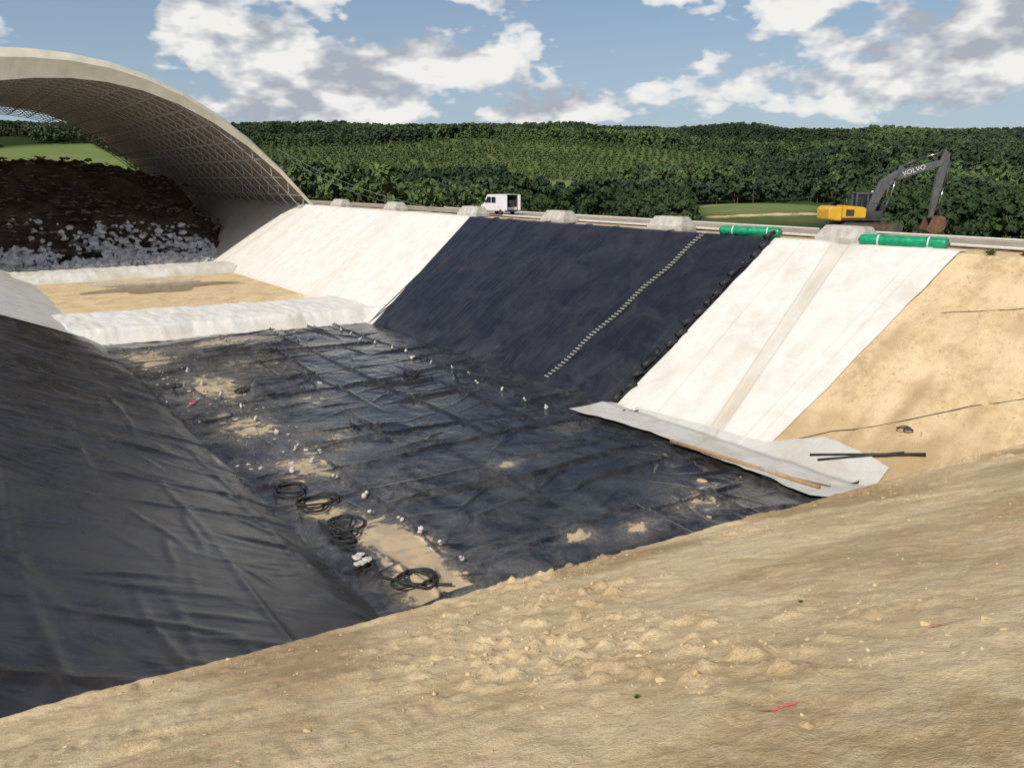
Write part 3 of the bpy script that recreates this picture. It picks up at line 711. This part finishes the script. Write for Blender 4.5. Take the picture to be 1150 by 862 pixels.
def tree_mesh(name,seed,leaf,h=10.,r=4.0,nl=330,ls=.62,low=.22,limbs=5):
    rg=np.random.default_rng(seed);V=[];F=[];mi=[]
    def limb(p,q,r0,r1):
        p=np.array(p,float);q=np.array(q,float);d=(q-p)/np.linalg.norm(q-p);u=np.cross(d,[.3,.9,.1]);u/=np.linalg.norm(u);v=np.cross(d,u);k=len(V)
        for e,rr in ((p,r0),(q,r1)):
            for a in range(5): V.append(e+(u*math.cos(a*1.2566)+v*math.sin(a*1.2566))*rr)
        for a in range(5): F.append((k+a,k+(a+1)%5,k+5+(a+1)%5,k+5+a));mi.append(0)
    limb((0,0,-.5),(0,0,h*.55),.22,.12)
    cl=[]
    for i in range(11):
        a=rg.uniform(0,6.28);zz=rg.uniform(low+.1,.9);rad=r*(1-((zz-.45)/.62)**2)*rg.uniform(.35,.9)
        c=np.array([math.cos(a)*rad,math.sin(a)*rad,zz*h]);cl.append((c,rg.uniform(.26,.46)*r))
        if i<limbs: limb((0,0,h*.3),c,.09,.03)
    cl.append((np.array([0,0,h*.8]),r*.42))
    for i in range(nl):
        c,s=cl[rg.integers(len(cl))];d=rg.normal(size=3);d/=np.linalg.norm(d)
        if d[2]<-.5: d[2]*=-1
        p=c+d*s*rg.uniform(.75,1.1)*np.array([1,1,.8]);nrm=d+rg.normal(0,.4,3);nrm/=np.linalg.norm(nrm)
        u=np.cross(nrm,rg.normal(size=3));u/=np.linalg.norm(u);v=np.cross(nrm,u);w=ls*rg.uniform(.6,1.3);k=len(V)
        for a,b2 in ((1,.2),(.2,1),(-1,-.1),(-.1,-1)): V.append(p+(u*a+v*b2)*w)
        F.append((k,k+1,k+2,k+3));mi.append(1)
    me=bpy.data.meshes.new(name);me.from_pydata([tuple(x) for x in V],[],F);me.materials.append(M_bark);me.materials.append(leaf)
    me.polygons.foreach_set('material_index',mi);me.update();return me
def source(name,leaf,n,**k):
    c=bpy.data.collections.new(name)
    for i in range(n):
        o=bpy.data.objects.new(name+'_variant',tree_mesh(name,100+i+len(name)*7,leaf,**k));c.objects.link(o)
    return c
src_dark=source('broadleaf_tree',M_lf,4,h=9.,r=3.6)
src_far=source('hillside_tree',M_lff,4,h=9.,r=3.3,nl=150,ls=.80,limbs=0)
src_young=source('young_tree',M_lf2,3,h=6.,r=2.6,nl=200,ls=.50,low=.05,limbs=2)
def scatter(name,P,S,coll):
    me=bpy.data.meshes.new(name);me.from_pydata([tuple(p) for p in P],[],[])
    at=me.attributes.new('sc','FLOAT','POINT');at.data.foreach_set('value',np.asarray(S,dtype=np.float32))
    o=obj(name,me)
    ng=bpy.data.node_groups.new(name+'_gn','GeometryNodeTree')
    ng.interface.new_socket('Geometry',in_out='INPUT',socket_type='NodeSocketGeometry')
    ng.interface.new_socket('Geometry',in_out='OUTPUT',socket_type='NodeSocketGeometry')
    gi=ng.nodes.new('NodeGroupInput');go=ng.nodes.new('NodeGroupOutput')
    ip=ng.nodes.new('GeometryNodeInstanceOnPoints');ci=ng.nodes.new('GeometryNodeCollectionInfo')
    ci.inputs['Collection'].default_value=coll;ci.inputs['Separate Children'].default_value=True;ci.inputs['Reset Children'].default_value=True
    na=ng.nodes.new('GeometryNodeInputNamedAttribute');na.data_type='FLOAT';na.inputs['Name'].default_value='sc'
    rv=ng.nodes.new('FunctionNodeRandomValue');rv.data_type='FLOAT_VECTOR';rv.inputs[0].default_value=(-.06,-.06,0);rv.inputs[1].default_value=(.06,.06,6.28)
    L=ng.links.new
    L(gi.outputs[0],ip.inputs['Points']);L(ci.outputs[0],ip.inputs['Instance']);ip.inputs['Pick Instance'].default_value=True
    L(rv.outputs[0],ip.inputs['Rotation']);L(na.outputs[0],ip.inputs['Scale']);L(ip.outputs[0],go.inputs[0])
    md=o.modifiers.new('scatter','NODES');md.node_group=ng;return o
def infield(f,r,X,Y):
    a,b,c,d=masks(f,r,X,Y);return (a>.25)|(b>.25)|(c>.5)|(d>.25)
NF=26000
f=np.sqrt(RNG.uniform(300**2,1110**2,NF));r=RNG.uniform(-.70,.76,NF)*f
X=.59*f+.807*r;Y=.807*f-.59*r
orch=(f>450)&(f<650)&(r/f>-.32)&(r/f<.30)
ok=(X>95)&(~orch)|((X<=95)&(Y>640))
ok&=~infield(f,r,X,Y)
ok&=~((f<405)&(np.abs(r/f-.07)<.055)&(f>330))
cover=fbm(X/45,Y/45,3,66.)
ok&=~((cover<-.42)&(f<800))
f,r,X,Y=f[ok],r[ok],X[ok],Y[ok]
S=RNG.uniform(.6,1.2,len(X))*(1+.30*fbm(X/50,Y/50,2))
Z=terr(X,Y,False)-.5
k=fbm(X/70,Y/70,3,91.)+RNG.normal(0,.12,len(X))>.30
scatter('forest',np.c_[X,Y,Z][~k],S[~k],src_far)
scatter('light_green_forest',np.c_[X,Y,Z][k],S[k]*1.5,src_young)
PX=[];PS=[]
for fr in np.arange(450,650,11.):
    base=np.arange(-.32*fr,.30*fr,5.6);rr_=base+RNG.uniform(-.9,.9,len(base))
    ff=fr+.05*rr_+6*np.sin(rr_/60)+RNG.uniform(-.9,.9,len(rr_))
    for a,b in zip(ff,rr_):
        if RNG.random()<.92: PX.append((a,b));PS.append(RNG.uniform(.55,.95))
PX=np.array(PX);X=.59*PX[:,0]+.807*PX[:,1];Y=.807*PX[:,0]-.59*PX[:,1];PS=np.array(PS)
k=(X>95)|(Y>640)
scatter('young_tree_plantation',np.c_[X,Y,terr(X,Y,False)-.2][k],PS[k],src_young)
P=[];S=[]
for i in range(520):
    ff=RNG.uniform(135,300);rt=RNG.uniform(-.32,-.02)
    if rt>-.07 and ff<200: continue
    rr_=rt*ff;xx=.59*ff+.807*rr_;yy=.807*ff-.59*rr_
    if xx<74 or fbm(np.array(xx/20),np.array(yy/20),2)<-.15: continue
    P.append((xx,yy));S.append(RNG.uniform(.7,1.55))
P=np.array(P);scatter('shrubs',np.c_[P,terr(P[:,0],P[:,1],False)-.2],S,src_young)
P=[];S=[]
for i in range(2400):
    ff=math.sqrt(RNG.uniform(125**2,310**2));rt=RNG.uniform(-.02,.76)
    rr_=rt*ff;xx=.59*ff+.807*rr_;yy=.807*ff-.59*rr_
    a,b_,c,d=masks(ff,rr_,xx,yy)
    if b_>.1 or xx<88 or (.23<rt<.425 and ff<240): continue
    if abs(rt-.07)<.05 and ff>230: continue
    P.append((xx,yy));S.append(RNG.uniform(.5,.95)*(1 if rt>.4 else .85))
P=np.array(P);scatter('forest_edge_trees',np.c_[P,terr(P[:,0],P[:,1],False)-.2],S,src_dark)
M_weed=leafmat('weed_leaves',(.07,.13,.03),(.09,.16,.03),(.10,.17,.04),False)
def weed(cx,cy,cz,s,name='weed'):
    V=[];Fq=[]
    for i in range(60):
        a=RNG.uniform(0,6.28);l=s*RNG.uniform(.5,1.2);e=RNG.uniform(.3,1.4);dx,dy,dz=math.cos(a)*math.cos(e),math.sin(a)*math.cos(e),math.sin(e);w=s*.06
        b0=np.array([cx+RNG.uniform(-.3,.3)*s,cy+RNG.uniform(-.3,.3)*s,cz]);k=len(V)
        px,py=-math.sin(a)*w,math.cos(a)*w
        m_=b0+np.array([dx,dy,dz])*l*.6;t_=b0+np.array([dx*1.2,dy*1.2,dz*.85])*l
        V+=[tuple(b0+[px*.4,py*.4,0]),tuple(b0-[px*.4,py*.4,0]),tuple(m_-[px,py,0]),tuple(t_),tuple(m_+[px,py,0])];Fq.append((k,k+1,k+2,k+3,k+4))
    raw(name,V,Fq,M_weed)
weed(53.2,21.6,.05,.45);weed(54,20.,.05,.3)
for a,b in ((4.35,1.15),(3.1,2.9),(5.5,3.3)): weed(a,b,float(terr(a,b)),.028)

# ------------------------------------------------------------------ camera
cd=bpy.data.cameras.new('Camera');cam=bpy.data.objects.new('Camera',cd);COL.objects.link(cam);scene.camera=cam
cd.sensor_fit='HORIZONTAL';cd.sensor_width=36;cd.lens=26.98;cd.clip_end=8000;cd.clip_start=.05
cam.location=(0,0,4.7);cam.rotation_euler=(math.radians(90-15),0,math.radians(-36.2))

# ------------------------------------------------------------------ light
SE=math.radians(44);az=math.atan2(-.93,-.36)
sdir=Vector((math.cos(SE)*math.sin(az),math.cos(SE)*math.cos(az),math.sin(SE)))
sl=bpy.data.lights.new('sun','SUN');sl.energy=4.2;sl.angle=math.radians(.53);sl.color=(1,.94,.86)
so=bpy.data.objects.new('sun',sl);COL.objects.link(so);so.rotation_euler=sdir.to_track_quat('Z','Y').to_euler();so.location=(0,0,60)
w=bpy.data.worlds.new('World');scene.world=w;w.use_nodes=True;nt=w.node_tree
bg=nt.nodes['Background'];bg.inputs['Strength'].default_value=.088
sky=N(nt,'ShaderNodeTexSky');sky.sky_type='NISHITA';sky.sun_disc=False;sky.sun_elevation=SE;sky.sun_rotation=az%(2*math.pi)
sky.air_density=1.0;sky.dust_density=1.0;sky.ozone_density=1.5
tc=N(nt,'ShaderNodeTexCoord');sp=N(nt,'ShaderNodeSeparateXYZ');nt.links.new(tc.outputs['Generated'],sp.inputs[0])
dx,dy,dz=sp.outputs
fz=mth(nt,'ADD',mth(nt,'MULTIPLY',dx,.59),mth(nt,'MULTIPLY',dy,.807))
rz=mth(nt,'SUBTRACT',mth(nt,'MULTIPLY',dx,.807),mth(nt,'MULTIPLY',dy,.59))
azn=mth(nt,'ARCTAN2',rz,fz)
def blob(a,e,wa,we,s):
    u=mth(nt,'DIVIDE',mth(nt,'SUBTRACT',azn,a),wa);v=mth(nt,'DIVIDE',mth(nt,'SUBTRACT',dz,e),we)
    q=mth(nt,'ADD',mth(nt,'MULTIPLY',u,u),mth(nt,'MULTIPLY',v,v))
    return mth(nt,'MULTIPLY',mth(nt,'EXPONENT',mth(nt,'MULTIPLY',q,-1.)),s)
def mapv(loc):
    mp=N(nt,'ShaderNodeMapping');mp.inputs['Scale'].default_value=(1,1,1.9);mp.inputs['Location'].default_value=loc
    nt.links.new(tc.outputs['Generated'],mp.inputs[0]);return mp.outputs[0]
def cl(vec):
    a=tex(nt,7.5,4,.50,vec,.0);b_=tex(nt,30,4,.55,vec,.0)
    return mth(nt,'ADD',mth(nt,'MULTIPLY',a,.84),mth(nt,'MULTIPLY',b_,.16))
mask=None
for args in [(-.22,.118,.20,.042,.16),(-.34,.160,.08,.032,.16),(-.02,.128,.13,.035,.12),(.40,.105,.22,.030,.15),(.53,.165,.17,.050,.24),(.29,.160,.09,.035,.14),(-.55,.222,.16,.018,.22),(-.08,.218,.26,.020,.20),(-.50,.175,.07,.020,-.12),(.12,.165,.08,.040,-.14),(.40,.205,.08,.012,-.08),(0,.080,1.2,.018,.08)]:
    b_=blob(*args);mask=b_ if mask is None else mth(nt,'ADD',mask,b_)
n1=cl(mapv((.3,.1,.0)));n2=cl(mapv((.3+.014,.1+.008,-.045)))
den=mth(nt,'ADD',n1,mask)
cov=ramp(nt,den,[(.565,0.),(.60,.7),(.66,1.)])
lit=mth(nt,'MULTIPLY_ADD',mth(nt,'SUBTRACT',n1,n2),6.0,.62,clamp=True)
thick=ramp(nt,den,[(.64,0.),(.84,1.)])
lit=mth(nt,'SUBTRACT',lit,mth(nt,'MULTIPLY',thick,.16),clamp=True)
cc=ramp(nt,lit,[(.05,(4.6,5.0,5.7)),(.42,(6.7,6.9,7.2)),(.85,(10.0,9.9,9.6))])
skyc=mix(nt,ramp(nt,dz,[(.0,.70),(.12,.40),(.35,.0)]),sky.outputs[0],(4.3,5.7,7.6))
fin=mix(nt,cov,skyc,cc);nt.links.new(fin,bg.inputs['Color'])
try:
    w.cycles.sampling_method='MANUAL';w.cycles.sample_map_resolution=512
except Exception as e: print(e)
print('done')
